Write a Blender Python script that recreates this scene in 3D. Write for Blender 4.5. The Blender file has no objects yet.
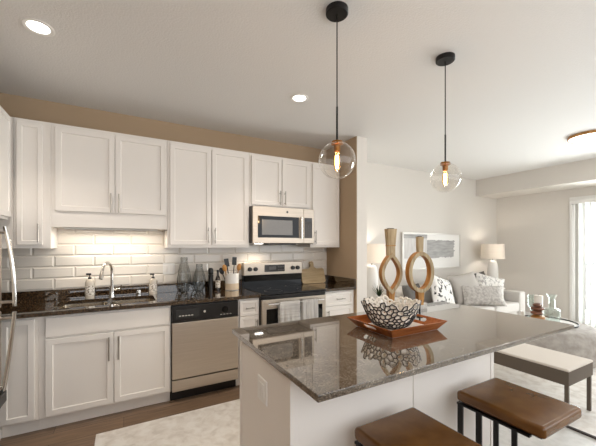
import bpy, bmesh, math, random
from mathutils import Vector, Matrix
from mathutils.geometry import delaunay_2d_cdt

random.seed(7)
C = bpy.context.scene.collection
SC = bpy.context.scene
R = math.radians

# ------------------------------------------------------------------ camera
cam_d = bpy.data.cameras.new('camera')
cam = bpy.data.objects.new('camera', cam_d)
C.objects.link(cam)
cam.location = (0, -3.589, 1.4125)
cam.rotation_euler = (R(90), 0, R(-29.025))
cam_d.sensor_width = 36
cam_d.sensor_fit = 'HORIZONTAL'
cam_d.lens = 36 * 314 / 596
cam_d.shift_y = 22.1 / 596
cam_d.clip_start = 0.02
SC.camera = cam

# ------------------------------------------------------------------ world, lights, exposure
w = bpy.data.worlds.new('sky')
SC.world = w
w.use_nodes = True
bg = w.node_tree.nodes['Background']
bg.inputs['Color'].default_value = (0.93, 0.965, 1.0, 1)
bg.inputs['Strength'].default_value = 2.4
SC.view_settings.view_transform = 'Standard'
SC.view_settings.look = 'None'
SC.view_settings.gamma = 1
SC.view_settings.use_curve_mapping = False
SC.view_settings.exposure = 0.15
SC.cycles.caustics_reflective = False
SC.cycles.caustics_refractive = False
SC.cycles.sample_clamp_indirect = 6


def area_light(name, loc, rot, sx, sy, energy, col):
    l = bpy.data.lights.new(name, 'AREA')
    l.shape = 'RECTANGLE'
    l.size, l.size_y, l.energy, l.color = sx, sy, energy, col
    o = bpy.data.objects.new(name, l)
    o.location, o.rotation_euler = loc, rot
    C.objects.link(o)
    return o


# daylight entering by the sliding door
area_light('daylight_door', (8.2, -2.0, 1.3), (0, R(90), 0), 2.3, 2.4, 420, (0.95, 0.98, 1.0))


# sun on the facade across the street (it never reaches this side)
sd = bpy.data.lights.new('sun', 'SUN')
sd.energy, sd.color, sd.angle = 3, (1.0, 0.96, 0.9), R(1)
so = bpy.data.objects.new('sun', sd)
so.rotation_euler = (0, R(-42), 0)
so.location = (0, -2, 9)
C.objects.link(so)


# ------------------------------------------------------------------ materials
def lin(c):
    c /= 255.0
    return c / 12.92 if c <= 0.04045 else ((c + 0.055) / 1.055) ** 2.4


def rgb(r, g, b):
    return (lin(r), lin(g), lin(b), 1)


def mat(name, col, rough=0.5, metal=0.0, spec=0.5, bump=0, bscale=200, vary=0.0, vscale=5, emit=None, estr=0, coat=0):
    m = bpy.data.materials.new(name)
    m.use_nodes = True
    nt = m.node_tree
    b = nt.nodes['Principled BSDF']
    b.inputs['Base Color'].default_value = col
    b.inputs['Roughness'].default_value = rough
    b.inputs['Metallic'].default_value = metal
    b.inputs['Specular IOR Level'].default_value = spec
    b.inputs['Coat Weight'].default_value = coat
    tc = nt.nodes.new('ShaderNodeTexCoord')
    if vary:
        n = nt.nodes.new('ShaderNodeTexNoise')
        n.inputs['Scale'].default_value = vscale
        n.inputs['Detail'].default_value = 4
        nt.links.new(tc.outputs['Object'], n.inputs['Vector'])
        mr = nt.nodes.new('ShaderNodeMapRange')
        mr.inputs['To Min'].default_value = 1 - vary
        mr.inputs['To Max'].default_value = 1 + vary
        nt.links.new(n.outputs['Fac'], mr.inputs['Value'])
        mx = nt.nodes.new('ShaderNodeVectorMath')
        mx.operation = 'SCALE'
        mx.inputs[0].default_value = col[:3]
        nt.links.new(mr.outputs['Result'], mx.inputs['Scale'])
        nt.links.new(mx.outputs['Vector'], b.inputs['Base Color'])
    if bump:
        n = nt.nodes.new('ShaderNodeTexNoise')
        n.inputs['Scale'].default_value = bscale
        n.inputs['Detail'].default_value = 3
        nt.links.new(tc.outputs['Object'], n.inputs['Vector'])
        bp = nt.nodes.new('ShaderNodeBump')
        bp.inputs['Strength'].default_value = bump
        bp.inputs['Distance'].default_value = 0.01
        nt.links.new(n.outputs['Fac'], bp.inputs['Height'])
        nt.links.new(bp.outputs['Normal'], b.inputs['Normal'])
    if emit:
        b.inputs['Emission Color'].default_value = emit
        b.inputs['Emission Strength'].default_value = estr
    return m


def ramp(nt, stops, interp='LINEAR'):
    r = nt.nodes.new('ShaderNodeValToRGB')
    r.color_ramp.interpolation = interp
    e = r.color_ramp.elements
    while len(e) < len(stops):
        e.new(0.5)
    for k, (p, c) in enumerate(stops):
        e[k].position, e[k].color = p, c
    return r


def granite(name, stops, rough=0.05, scale=85, coat_ior=1.6):
    m = mat(name, (0.1, 0.1, 0.1, 1), rough, spec=0.5, coat=1.0)
    nt = m.node_tree
    b = nt.nodes['Principled BSDF']
    b.inputs['Coat IOR'].default_value = coat_ior
    b.inputs['Coat Roughness'].default_value = 0.015
    tc = nt.nodes.new('ShaderNodeTexCoord')
    n1 = nt.nodes.new('ShaderNodeTexNoise')
    n1.inputs['Scale'].default_value = scale
    n1.inputs['Detail'].default_value = 6
    n1.inputs['Roughness'].default_value = 0.8
    n2 = nt.nodes.new('ShaderNodeTexNoise')
    n2.inputs['Scale'].default_value = scale * .16
    n2.inputs['Detail'].default_value = 3
    nt.links.new(tc.outputs['Object'], n1.inputs['Vector'])
    nt.links.new(tc.outputs['Object'], n2.inputs['Vector'])
    mx = nt.nodes.new('ShaderNodeMix')
    mx.inputs[0].default_value = 0.15
    nt.links.new(n1.outputs['Fac'], mx.inputs[2])
    nt.links.new(n2.outputs['Fac'], mx.inputs[3])
    r = ramp(nt, stops)
    nt.links.new(mx.outputs[0], r.inputs['Fac'])
    nt.links.new(r.outputs['Color'], b.inputs['Base Color'])
    return m


def planks(name):
    m = mat(name, (0.2, 0.13, 0.08, 1), 0.33, spec=0.5)
    nt = m.node_tree
    b = nt.nodes['Principled BSDF']
    tc = nt.nodes.new('ShaderNodeTexCoord')
    br = nt.nodes.new('ShaderNodeTexBrick')
    br.inputs['Scale'].default_value = 1.0
    br.inputs['Brick Width'].default_value = 1.25
    br.inputs['Row Height'].default_value = 0.16
    br.inputs['Mortar Size'].default_value = 0.0018
    br.offset = 0.37
    br.inputs['Color1'].default_value = rgb(152, 127, 104)
    br.inputs['Color2'].default_value = rgb(124, 102, 82)
    br.inputs['Mortar'].default_value = rgb(70, 54, 42)
    nt.links.new(tc.outputs['Object'], br.inputs['Vector'])
    mp = nt.nodes.new('ShaderNodeMapping')
    mp.inputs['Scale'].default_value = (1.6, 22, 1)
    nt.links.new(tc.outputs['Object'], mp.inputs['Vector'])
    n = nt.nodes.new('ShaderNodeTexNoise')
    n.inputs['Scale'].default_value = 2.2
    n.inputs['Detail'].default_value = 7
    n.inputs['Distortion'].default_value = 0.6
    nt.links.new(mp.outputs['Vector'], n.inputs['Vector'])
    r = ramp(nt, [(0.3, (0.72, 0.7, 0.68, 1)), (0.7, (1.25, 1.22, 1.2, 1))])
    nt.links.new(n.outputs['Fac'], r.inputs['Fac'])
    mx = nt.nodes.new('ShaderNodeMix')
    mx.data_type = 'RGBA'
    mx.blend_type = 'MULTIPLY'
    mx.inputs[0].default_value = 1
    nt.links.new(br.outputs['Color'], mx.inputs[6])
    nt.links.new(r.outputs['Color'], mx.inputs[7])
    nt.links.new(mx.outputs[2], b.inputs['Base Color'])
    return m


def noise_mix(name, stops, scale, rough, detail=4, stretch=(1, 1, 1), bump=0.0, dist=0.0, spec=0.3, metal=0):
    m = mat(name, (0.5, 0.5, 0.5, 1), rough, spec=spec, metal=metal)
    nt = m.node_tree
    b = nt.nodes['Principled BSDF']
    tc = nt.nodes.new('ShaderNodeTexCoord')
    mp = nt.nodes.new('ShaderNodeMapping')
    mp.inputs['Scale'].default_value = stretch
    n = nt.nodes.new('ShaderNodeTexNoise')
    n.inputs['Scale'].default_value = scale
    n.inputs['Detail'].default_value = detail
    n.inputs['Distortion'].default_value = dist
    nt.links.new(tc.outputs['Object'], mp.inputs['Vector'])
    nt.links.new(mp.outputs['Vector'], n.inputs['Vector'])
    r = ramp(nt, stops)
    nt.links.new(n.outputs['Fac'], r.inputs['Fac'])
    nt.links.new(r.outputs['Color'], b.inputs['Base Color'])
    if bump:
        bp = nt.nodes.new('ShaderNodeBump')
        bp.inputs['Strength'].default_value = bump
        bp.inputs['Distance'].default_value = 0.01
        nt.links.new(n.outputs['Fac'], bp.inputs['Height'])
        nt.links.new(bp.outputs['Normal'], b.inputs['Normal'])
    return m


def glass(name, tint=(1, 1, 1, 1), refl=1.0, ior=1.5):
    """thin clear glass: fresnel mix of a transparent and a glossy surface"""
    m = bpy.data.materials.new(name)
    m.use_nodes = True
    nt = m.node_tree
    nt.nodes.remove(nt.nodes['Principled BSDF'])
    out = nt.nodes['Material Output']
    t = nt.nodes.new('ShaderNodeBsdfTransparent')
    t.inputs['Color'].default_value = tint
    g = nt.nodes.new('ShaderNodeBsdfGlossy')
    g.inputs['Roughness'].default_value = 0.02
    g.inputs['Color'].default_value = (refl, refl, refl, 1)
    lw = nt.nodes.new('ShaderNodeLayerWeight')
    lw.inputs['Blend'].default_value = 0.5
    pw = nt.nodes.new('ShaderNodeMath')
    pw.operation = 'POWER'
    pw.inputs[1].default_value = 3.2
    nt.links.new(lw.outputs['Facing'], pw.inputs[0])
    r0 = ((ior - 1) / (ior + 1)) ** 2
    f = nt.nodes.new('ShaderNodeMath')
    f.operation = 'MULTIPLY_ADD'
    f.inputs[1].default_value = (1 - r0) * .8
    f.inputs[2].default_value = r0
    nt.links.new(pw.outputs[0], f.inputs[0])
    mx = nt.nodes.new('ShaderNodeMixShader')
    nt.links.new(f.outputs[0], mx.inputs[0])
    nt.links.new(t.outputs[0], mx.inputs[1])
    nt.links.new(g.outputs[0], mx.inputs[2])
    nt.links.new(mx.outputs[0], out.inputs['Surface'])
    return m


def fabric_shade(name, col):
    """thin cloth of a lamp shade, lets some of the bulb's light through"""
    m = bpy.data.materials.new(name)
    m.use_nodes = True
    nt = m.node_tree
    nt.nodes.remove(nt.nodes['Principled BSDF'])
    out = nt.nodes['Material Output']
    d = nt.nodes.new('ShaderNodeBsdfDiffuse')
    t = nt.nodes.new('ShaderNodeBsdfTranslucent')
    d.inputs['Color'].default_value = col
    t.inputs['Color'].default_value = col
    mx = nt.nodes.new('ShaderNodeMixShader')
    mx.inputs[0].default_value = 0.45
    nt.links.new(d.outputs[0], mx.inputs[1])
    nt.links.new(t.outputs[0], mx.inputs[2])
    nt.links.new(mx.outputs[0], out.inputs['Surface'])
    return m


def emission(name, col, s):
    m = bpy.data.materials.new(name)
    m.use_nodes = True
    nt = m.node_tree
    nt.nodes.remove(nt.nodes['Principled BSDF'])
    e = nt.nodes.new('ShaderNodeEmission')
    e.inputs['Color'].default_value = col
    e.inputs['Strength'].default_value = s
    nt.links.new(e.outputs[0], nt.nodes['Material Output'].inputs['Surface'])
    return m


M = dict(
    wall=mat('beige_wall_paint', rgb(220, 214, 206), 0.85, spec=0.2, bump=0.04, bscale=260),
    kwall=mat('tan_shaded_wall', rgb(184, 161, 134), 0.85, spec=0.2, bump=0.04, bscale=260),  # living wall paint again, kitchen shade and warm light put into the tan
    ceil=mat('ceiling_paint', rgb(228, 226, 223), 0.9, spec=0.15, bump=0.25, bscale=90),
    trim=mat('white_trim', rgb(240, 238, 234), 0.4),
    cab=mat('white_cabinet_paint', rgb(236, 230, 223), 0.38, spec=0.4),
    tile=mat('white_glazed_tile', rgb(236, 229, 219), 0.12, spec=0.5),
    grout=mat('pale_grout', rgb(226, 218, 208), 0.8),
    floor=planks('wood_plank_floor'),
    granite=granite('brown_granite', [(0.36, rgb(14, 10, 8)), (0.47, rgb(44, 32, 22)), (0.55, rgb(78, 60, 42)), (0.66, rgb(128, 106, 80))], coat_ior=1.6),
    igranite=granite('grey_brown_granite', [(0.38, rgb(22, 18, 16)), (0.47, rgb(78, 68, 58)), (0.54, rgb(122, 111, 98)), (0.62, rgb(178, 167, 150))], scale=150, coat_ior=1.75),
    steel=noise_mix('brushed_stainless', [(0.3, rgb(190, 178, 163)), (0.7, rgb(200, 188, 174))], 3, 0.4, stretch=(1, 1, 40), metal=1.0),
    dsteel=mat('polished_steel', rgb(205, 202, 198), 0.14, metal=1.0),
    nickel=mat('satin_nickel', rgb(176, 170, 162), 0.3, metal=1.0),
    black=mat('black_plastic', rgb(18, 15, 14), 0.3),
    bglass=mat('black_ceramic_glass', rgb(10, 9, 9), 0.05, spec=0.3),
    dgrey=mat('dark_grey_panel', rgb(62, 58, 54), 0.4),
    bmetal=mat('black_powder_metal', rgb(20, 18, 17), 0.42, metal=0.3),
    leather=noise_mix('brown_leather', [(0.3, rgb(88, 56, 24)), (0.7, rgb(122, 82, 40))], 6, 0.2, bump=0.04, spec=0.5),
    leatherdark=mat('dark_leather_edge', rgb(60, 34, 18), 0.4),
    clear=glass('clear_glass'),
    globe=glass('clear_globe_glass', (0.97, 0.955, 0.93, 1), ior=1.6),
    amberglass=glass('amber_bulb_glass', (0.95, 0.80, 0.55, 1), ior=1.5),
    pane=glass('door_pane_glass', (0.96, 0.98, 0.98, 1)),
    smoke=mat('grey_ribbed_glass', rgb(232, 234, 234), 0.02),
    aqua=glass('pale_green_glass', (0.93, 0.965, 0.955, 1), ior=1.9),
    brass=mat('antique_brass', rgb(150, 104, 52), 0.3, metal=1.0),
    filament=emission('warm_filament', (1.0, 0.62, 0.25, 1), 60),
    bulbglass=emission('glowing_bulb_glass', (1.0, 0.66, 0.3, 1), 3.2),
    lampwhite=emission('recessed_lamp_glow', (1.0, 0.95, 0.88, 1), 9),
    discglow=emission('flush_lamp_glow', (1.0, 0.96, 0.9, 1), 8),
    shade=fabric_shade('linen_shade', rgb(240, 234, 226)),
    ceramic=mat('white_ceramic', rgb(236, 232, 226), 0.3),
    crockdark=mat('sand_ceramic', rgb(218, 198, 170), 0.5),
    sofa=mat('light_grey_sofa_fabric', rgb(214, 209, 203), 0.9, spec=0.1, bump=0.3, bscale=400),
    pgrey=mat('grey_pillow_fabric', rgb(192, 186, 179), 0.9, spec=0.1, bump=0.3, bscale=300),
    pdark=mat('dark_grey_pillow_fabric', rgb(106, 102, 98), 0.9, spec=0.1, bump=0.3, bscale=300),
    plight=noise_mix('mottled_light_fabric', [(0.35, rgb(172, 166, 160)), (0.6, rgb(206, 201, 195))], 30, 0.9, bump=0.2),
    pfloral=noise_mix('white_floral_fabric', [(0.36, rgb(60, 58, 58)), (0.40, rgb(150, 146, 142)), (0.43, rgb(236, 232, 226))], 8, 0.9, detail=3, dist=1.4),
    pknit=noise_mix('white_patterned_fabric', [(0.38, rgb(170, 165, 160)), (0.5, rgb(232, 228, 222))], 22, 0.9, detail=2, dist=0.8),
    rug=noise_mix('cream_distressed_rug', [(0.3, rgb(206, 198, 188)), (0.45, rgb(220, 213, 204)), (0.62, rgb(230, 225, 218))], 13, 0.95, detail=9, dist=0.5, bump=0.15, spec=0.1),
    palefloor=noise_mix('pale_living_floor', [(0.4, rgb(204, 200, 193)), (0.6, rgb(214, 210, 204))], 18, 0.5, detail=6),
    blind=mat('pale_grey_blind_fabric', rgb(228, 229, 226), 0.8, spec=0.1),
    rugb=mat('dark_rug_binding', rgb(58, 50, 46), 0.9),
    wood=noise_mix('honey_wood', [(0.3, rgb(150, 100, 48)), (0.7, rgb(200, 148, 84))], 4, 0.45, stretch=(8, 8, 1)),
    greywood=noise_mix('weathered_wood', [(0.3, rgb(150, 130, 98)), (0.7, rgb(196, 178, 146))], 8, 0.7, stretch=(8, 8, 1), bump=0.1),
    redwood=noise_mix('reddish_stained_wood', [(0.3, rgb(138, 70, 26)), (0.7, rgb(184, 106, 50))], 4, 0.25, stretch=(1, 8, 8), spec=0.5),
    boardwood=noise_mix('pale_cutting_board_wood', [(0.3, rgb(172, 148, 112)), (0.7, rgb(200, 178, 142))], 5, 0.55, stretch=(1, 8, 8)),
    latt=mat('white_lattice_enamel', rgb(228, 222, 212), 0.35),
    lattdark=mat('black_lattice_metal', rgb(24, 20, 18), 0.35),
    green=mat('dark_green_leaf', rgb(62, 82, 52), 0.5),
    towel=noise_mix('white_grey_towel', [(0.4, rgb(224, 220, 216)), (0.6, rgb(246, 243, 238))], 3, 0.95, stretch=(1, 1, 14), bump=0.2, spec=0.1),
    towelb=noise_mix('white_check_towel', [(0.4, rgb(220, 216, 212)), (0.6, rgb(244, 241, 236))], 4, 0.95, stretch=(14, 1, 1), bump=0.2, spec=0.1),
    benchtop=mat('oatmeal_cushion_fabric', rgb(214, 205, 194), 0.9, spec=0.1, bump=0.2, bscale=350),
    benchside=mat('taupe_bench_upholstery', rgb(92, 80, 68), 0.6),
    ottoman=noise_mix('grey_pouf_fabric', [(0.35, rgb(158, 151, 144)), (0.65, rgb(182, 176, 169))], 14, 0.9, bump=0.2, spec=0.1),
    stonea=mat('amber_stone', rgb(166, 110, 50), 0.4, vary=0.3, vscale=20),
    stoneb=mat('dark_red_stone', rgb(112, 68, 46), 0.4, vary=0.4, vscale=25),
    wax=mat('white_wax', rgb(240, 234, 224), 0.5),
    label=noise_mix('printed_label', [(0.42, rgb(120, 104, 84)), (0.5, rgb(236, 230, 220))], 60, 0.6, stretch=(1, 1, 2)),
    soap=mat('clear_soap_bottle', rgb(206, 196, 182), 0.12, spec=0.6),
    amberbottle=mat('dark_brown_bottle', rgb(34, 20, 12), 0.12),
    arttex=None,
    artgrey=noise_mix('grey_brush_paint', [(0.3, rgb(158, 156, 154)), (0.7, rgb(188, 186, 183))], 5, 0.7, stretch=(1, 1, 6)),
    artpale=noise_mix('pale_grey_streaks', [(0.3, rgb(206, 202, 198)), (0.7, rgb(224, 221, 217))], 4, 0.7, stretch=(6, 1, 1)),
    paper=mat('white_art_paper', rgb(240, 237, 232), 0.6),
    frame=mat('pale_silver_frame', rgb(214, 208, 200), 0.4, metal=0.3),
    sinksteel=mat('sink_steel', rgb(190, 178, 160), 0.25, metal=1.0),
    display=mat('dark_display', rgb(40, 38, 36), 0.15),
    mesh=noise_mix('microwave_window', [(0.45, rgb(96, 92, 88)), (0.55, rgb(120, 116, 110))], 300, 0.15, spec=0.6),
    marks=mat('pale_print', rgb(190, 184, 176), 0.5),
    render=mat('pale_facade_render', rgb(226, 214, 206), 0.8),
    concrete=mat('balcony_concrete', rgb(196, 192, 186), 0.8),
    burner=mat('burner_ring_print', rgb(70, 66, 64), 0.3),
    charcoal=mat('charcoal_plastic', rgb(30, 28, 26), 0.6),
)

M['smoke'].node_tree.nodes['Principled BSDF'].inputs['Transmission Weight'].default_value = 1.0

# ------------------------------------------------------------------ builders
ORG = {}


def tagp(o, label=None, cat=None, group=None, kind=None):
    if label: o['label'] = label
    if cat: o['category'] = cat
    if group: o['group'] = group
    if kind: o['kind'] = kind
    return o


def thing(name, label, cat, loc, rotz=0.0, group=None, local=False):
    """an Empty at the thing's base; parts are given in world coordinates unless local"""
    o = bpy.data.objects.new(name, None)
    o.empty_display_size = 0.1
    C.objects.link(o)
    o.location = loc
    o.rotation_euler = (0, 0, rotz)
    tagp(o, label, cat, group)
    ORG[o.name] = Vector((0, 0, 0)) if local else Vector(loc)
    return o


class MB:
    def __init__(self):
        self.bm = bmesh.new()

    def box(self, x0, x1, y0, y1, z0, z1, bev=0.0, seg=2, mtx=None):
        t = bmesh.new()
        bmesh.ops.create_cube(t, size=1)
        for v in t.verts:
            v.co = Vector(((x0 + x1) / 2 + v.co.x * (x1 - x0), (y0 + y1) / 2 + v.co.y * (y1 - y0), (z0 + z1) / 2 + v.co.z * (z1 - z0)))
        if bev:
            bmesh.ops.bevel(t, geom=list(t.edges), offset=bev, segments=seg, affect='EDGES', clamp_overlap=True, profile=0.5)
        self._merge(t, mtx)
        return self

    def _merge(self, t, mtx=None):
        if mtx is not None:
            t.transform(mtx)
        me = bpy.data.meshes.new('tmp')
        t.to_mesh(me)
        t.free()
        self.bm.from_mesh(me)
        bpy.data.meshes.remove(me)

    def door(self, x0, x1, z0, z1, yf, t=0.02, rail=0.057, rec=0.009):
        """shaker door facing -Y with its face at yf"""
        b = bmesh.new()
        bmesh.ops.create_cube(b, size=1)
        for v in b.verts:
            v.co = Vector(((x0 + x1) / 2 + v.co.x * (x1 - x0), yf + t / 2 + v.co.y * t, (z0 + z1) / 2 + v.co.z * (z1 - z0)))
        bmesh.ops.bevel(b, geom=list(b.edges), offset=0.0018, segments=1, affect='EDGES')
        f = max((f for f in b.faces if f.normal.y < -0.9), key=lambda f: f.calc_area())
        bmesh.ops.inset_region(b, faces=[f], thickness=rail, depth=0)
        bmesh.ops.inset_region(b, faces=[f], thickness=0.006, depth=-rec)
        self._merge(b)
        return self

    def cyl(self, p0, p1, r0, r1=None, n=20, cap=True):
        p0, p1 = Vector(p0), Vector(p1)
        r1 = r0 if r1 is None else r1
        d = (p1 - p0)
        q = Vector((0, 0, 1)).rotation_difference(d.normalized()).to_matrix()
        a = [self.bm.verts.new(p0 + q @ Vector((r0 * math.cos(2 * math.pi * k / n), r0 * math.sin(2 * math.pi * k / n), 0))) for k in range(n)]
        b = [self.bm.verts.new(p1 + q @ Vector((r1 * math.cos(2 * math.pi * k / n), r1 * math.sin(2 * math.pi * k / n), 0))) for k in range(n)]
        for k in range(n):
            self.bm.faces.new((a[k], a[(k + 1) % n], b[(k + 1) % n], b[k]))
        if cap:
            self.bm.faces.new(a[::-1])
            self.bm.faces.new(b)
        return self

    def tube(self, pts, r, n=10, closed=False):
        pts = [Vector(p) for p in pts]
        N = len(pts)
        rr = r if isinstance(r, (list, tuple)) else [r] * N
        rings = []
        ref = None
        for i, p in enumerate(pts):
            a = pts[(i - 1) % N] if (closed or i > 0) else p
            b = pts[(i + 1) % N] if (closed or i < N - 1) else p
            d = (b - a).normalized()
            if ref is None:
                ref = d.orthogonal().normalized()
            ref = (ref - d * ref.dot(d)).normalized()
            s = d.cross(ref)
            rings.append([self.bm.verts.new(p + (ref * math.cos(2 * math.pi * k / n) + s * math.sin(2 * math.pi * k / n)) * rr[i]) for k in range(n)])
        for i in range(N if closed else N - 1):
            A, B = rings[i], rings[(i + 1) % N]
            for k in range(n):
                self.bm.faces.new((A[k], A[(k + 1) % n], B[(k + 1) % n], B[k]))
        if not closed:
            self.bm.faces.new(rings[0][::-1])
            self.bm.faces.new(rings[-1])
        return self

    def lathe(self, prof, c=(0, 0, 0), n=32, flute=0.0, nf=0):
        c = Vector(c)
        rings = []
        for r, z in prof:
            if r < 1e-6:
                rings.append([self.bm.verts.new(c + Vector((0, 0, z)))])
            else:
                ring = []
                for k in range(n):
                    a = 2 * math.pi * k / n
                    q = r * (1 + (flute * math.cos(nf * a) if nf else 0))
                    ring.append(self.bm.verts.new(c + Vector((q * math.cos(a), q * math.sin(a), z))))
                rings.append(ring)
        for A, B in zip(rings, rings[1:]):
            if len(A) == 1 and len(B) == 1:
                continue
            for k in range(n):
                k2 = (k + 1) % n
                if len(A) == 1:
                    self.bm.faces.new((A[0], B[k2], B[k]))
                elif len(B) == 1:
                    self.bm.faces.new((A[k], A[k2], B[0]))
                else:
                    self.bm.faces.new((A[k], A[k2], B[k2], B[k]))
        return self

    def plate(self, loops, z0, z1):
        """flat slab in XY, loops[0] outer, the others holes"""
        flat = [Vector(p) for l in loops for p in l]
        fcs, k = [], 0
        for l in loops:
            fcs.append(list(range(k, k + len(l))))
            k += len(l)
        res = delaunay_2d_cdt(flat, [], fcs, 2, 1e-7)
        assert len(res[0]) == len(flat)
        inv = {}
        for i, src in enumerate(res[3]):
            inv[i] = src[0]
        tris = [[inv[i] for i in f] for f in res[2]]
        top = [self.bm.verts.new((p.x, p.y, z1)) for p in flat]
        bot = [self.bm.verts.new((p.x, p.y, z0)) for p in flat]
        ls = loops
        for t in tris:
            try:
                self.bm.faces.new([top[i] for i in t])
                self.bm.faces.new([bot[i] for i in reversed(t)])
            except ValueError:
                pass
        k = 0
        for l in ls:
            n = len(l)
            for i in range(n):
                a, b = k + i, k + (i + 1) % n
                self.bm.faces.new((top[a], bot[a], bot[b], top[b]))
            k += n
        return self

    def prism_y(self, loops, y0, y1):
        """outline(s) in XZ extruded along Y"""
        m = MB().plate(loops, -y1, -y0)
        for v in m.bm.verts:
            v.co = Vector((v.co.x, -v.co.z, v.co.y))
        me = bpy.data.meshes.new('tmp')
        bmesh.ops.recalc_face_normals(m.bm, faces=list(m.bm.faces))
        m.bm.to_mesh(me)
        self.bm.from_mesh(me)
        bpy.data.meshes.remove(me)
        m.bm.free()
        return self

    def build(self, name, material, parent=None, origin=None, smooth=38, kind=None, rot=None):
        bm = self.bm
        bmesh.ops.recalc_face_normals(bm, faces=list(bm.faces))
        me = bpy.data.meshes.new(name)
        o = bpy.data.objects.new(name, me)
        C.objects.link(o)
        if parent is not None:
            o.parent = parent
            off = ORG.get(parent.name, Vector((0, 0, 0)))
            ORG[o.name] = off
        else:
            off = Vector(origin) if origin else Vector((0, 0, 0))
            o.location = off
            ORG[o.name] = off
        bm.transform(Matrix.Translation(-off))
        bm.to_mesh(me)
        bm.free()
        if rot is not None:
            o.rotation_euler = rot
        if smooth:
            me.shade_smooth()
            me.set_sharp_from_angle(angle=R(smooth))
        wn = o.modifiers.new('normals', 'WEIGHTED_NORMAL')
        wn.keep_sharp = True
        me.materials.append(material)
        if kind:
            o['kind'] = kind
        return o


def children(o):
    return [c for c in C.objects if c.parent == o]


def copy_tree(o, parent=None):
    c = o.copy()
    C.objects.link(c)
    if parent is not None:
        c.parent = parent
    for ch in children(o):
        copy_tree(ch, c)
    return c


def rrect(x0, x1, y0, y1, r, n=5):
    pts = []
    for cx, cy, a0 in ((x1 - r, y1 - r, 0), (x0 + r, y1 - r, 90), (x0 + r, y0 + r, 180), (x1 - r, y0 + r, 270)):
        for k in range(n + 1):
            a = R(a0 + 90 * k / n)
            pts.append((cx + r * math.cos(a), cy + r * math.sin(a)))
    return pts


def struct(name, mb, material, smooth=None, parent=None):
    return mb.build(name, material, parent, smooth=smooth, kind='structure')


# ------------------------------------------------------------------ the room
XL, XR, YK, YP, YB, H = -1.45, 6.93, 0.0, 0.2, -4.6, 2.72
struct('floor', MB().box(XL - .1, 2.0, YB, YP + .1, -0.12, 0), M['floor'])
struct('floor_living', MB().box(2.0, XR + .12, YB, YP + .1, -0.12, 0), M['palefloor'])  # paler than the kitchen planks, split under the island
struct('ceiling', MB().box(XL - .1, XR + .12, YB, YP + .1, H, H + 0.12), M['ceil'])
struct('wall_kitchen', MB().box(XL - .1, 2.44, YK, YK + .3, 0, H), M['kwall'])
struct('wall_left', MB().box(XL - .1, XL, YB, YK, 0, H), M['kwall'])
struct('wall_partition_side', MB().box(2.44, 2.4455, -0.6395, 0, 0, H), M['kwall'])  # added lining; warm kitchen light on this face is in its colour
struct('wall_partition', MB().box(2.445, 2.602, -0.64, YP + .1, 0, H), M['wall'])
struct('wall_living', MB().box(2.602, XR + .1, YP, YP + .1, 0, H), M['wall'])
mb = MB()
mb.box(XR, XR + .12, -1.09, YP, 0, H)
mb.box(XR, XR + .12, YB, -2.95, 0, H)
mb.box(XR, XR + .12, -2.95, -1.09, 2.2, H)
struct('wall_right', mb, M['wall'])
mb = MB()
mb.box(XL - .1, XR + .12, YB - .1, YB, 0, .92).box(XL - .1, XR + .12, YB - .1, YB, 2.5, H)
mb.box(XL - .1, -1.0, YB - .1, YB, .92, 2.5).box(6.4, XR + .12, YB - .1, YB, .92, 2.5)
struct('wall_rear', mb, M['wall'])  # unseen wall; wide opening shaped to let sky light in as fill
struct('ceiling_soffit', MB().box(6.2, XR, YB, YP, 2.40, H), M['wall'])
struct('baseboard_living', MB().box(2.602, XR, YP - .014, YP, 0, 0.1, .004), M['trim'])
struct('baseboard_right', MB().box(XR - .014, XR, -1.03, YP, 0, 0.1, .004), M['trim'])
# sliding door
mb = MB()
mb.box(XR - .02, XR, -1.10, -1.055, 0, 2.2, .004)
mb.box(XR - .02, XR, -3.0, -2.94, 0, 2.2, .004)
mb.box(XR - .022, XR, -3.0, -1.055, 2.2, 2.255, .004)
struct('trim_1', mb, M['trim'], 38)
d = MB().box(XR + .01, XR + .11, -1.14, -1.09, 0, 2.2).box(XR + .01, XR + .11, -2.95, -2.90, 0, 2.2)
d.box(XR + .01, XR + .11, -2.90, -1.14, 2.15, 2.2).box(XR + .01, XR + .11, -2.90, -1.14, 0, 0.04)
door = struct('door_1', d, M['trim'])
for yy0, yy1, xx in ((-2.03, -1.14, .03), (-2.90, -1.97, .07)):
    s = MB().box(XR + xx, XR + xx + .035, yy0, yy0 + .07, .04, 2.15).box(XR + xx, XR + xx + .035, yy1 - .07, yy1, .04, 2.15)
    s.box(XR + xx, XR + xx + .035, yy0 + .07, yy1 - .07, .04, .14).box(XR + xx, XR + xx + .035, yy0 + .07, yy1 - .07, 2.07, 2.15)
    sash = s.build('sash', M['trim'], door, smooth=None)
    MB().box(XR + xx + .014, XR + xx + .02, yy0 + .07, yy1 - .07, .14, 2.07).build('pane', M['pane'], sash, smooth=None)
MB().box(XR + .012, XR + .03, -2.02, -1.985, .95, 1.2, .004).build('handle', M['nickel'], door)

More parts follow.
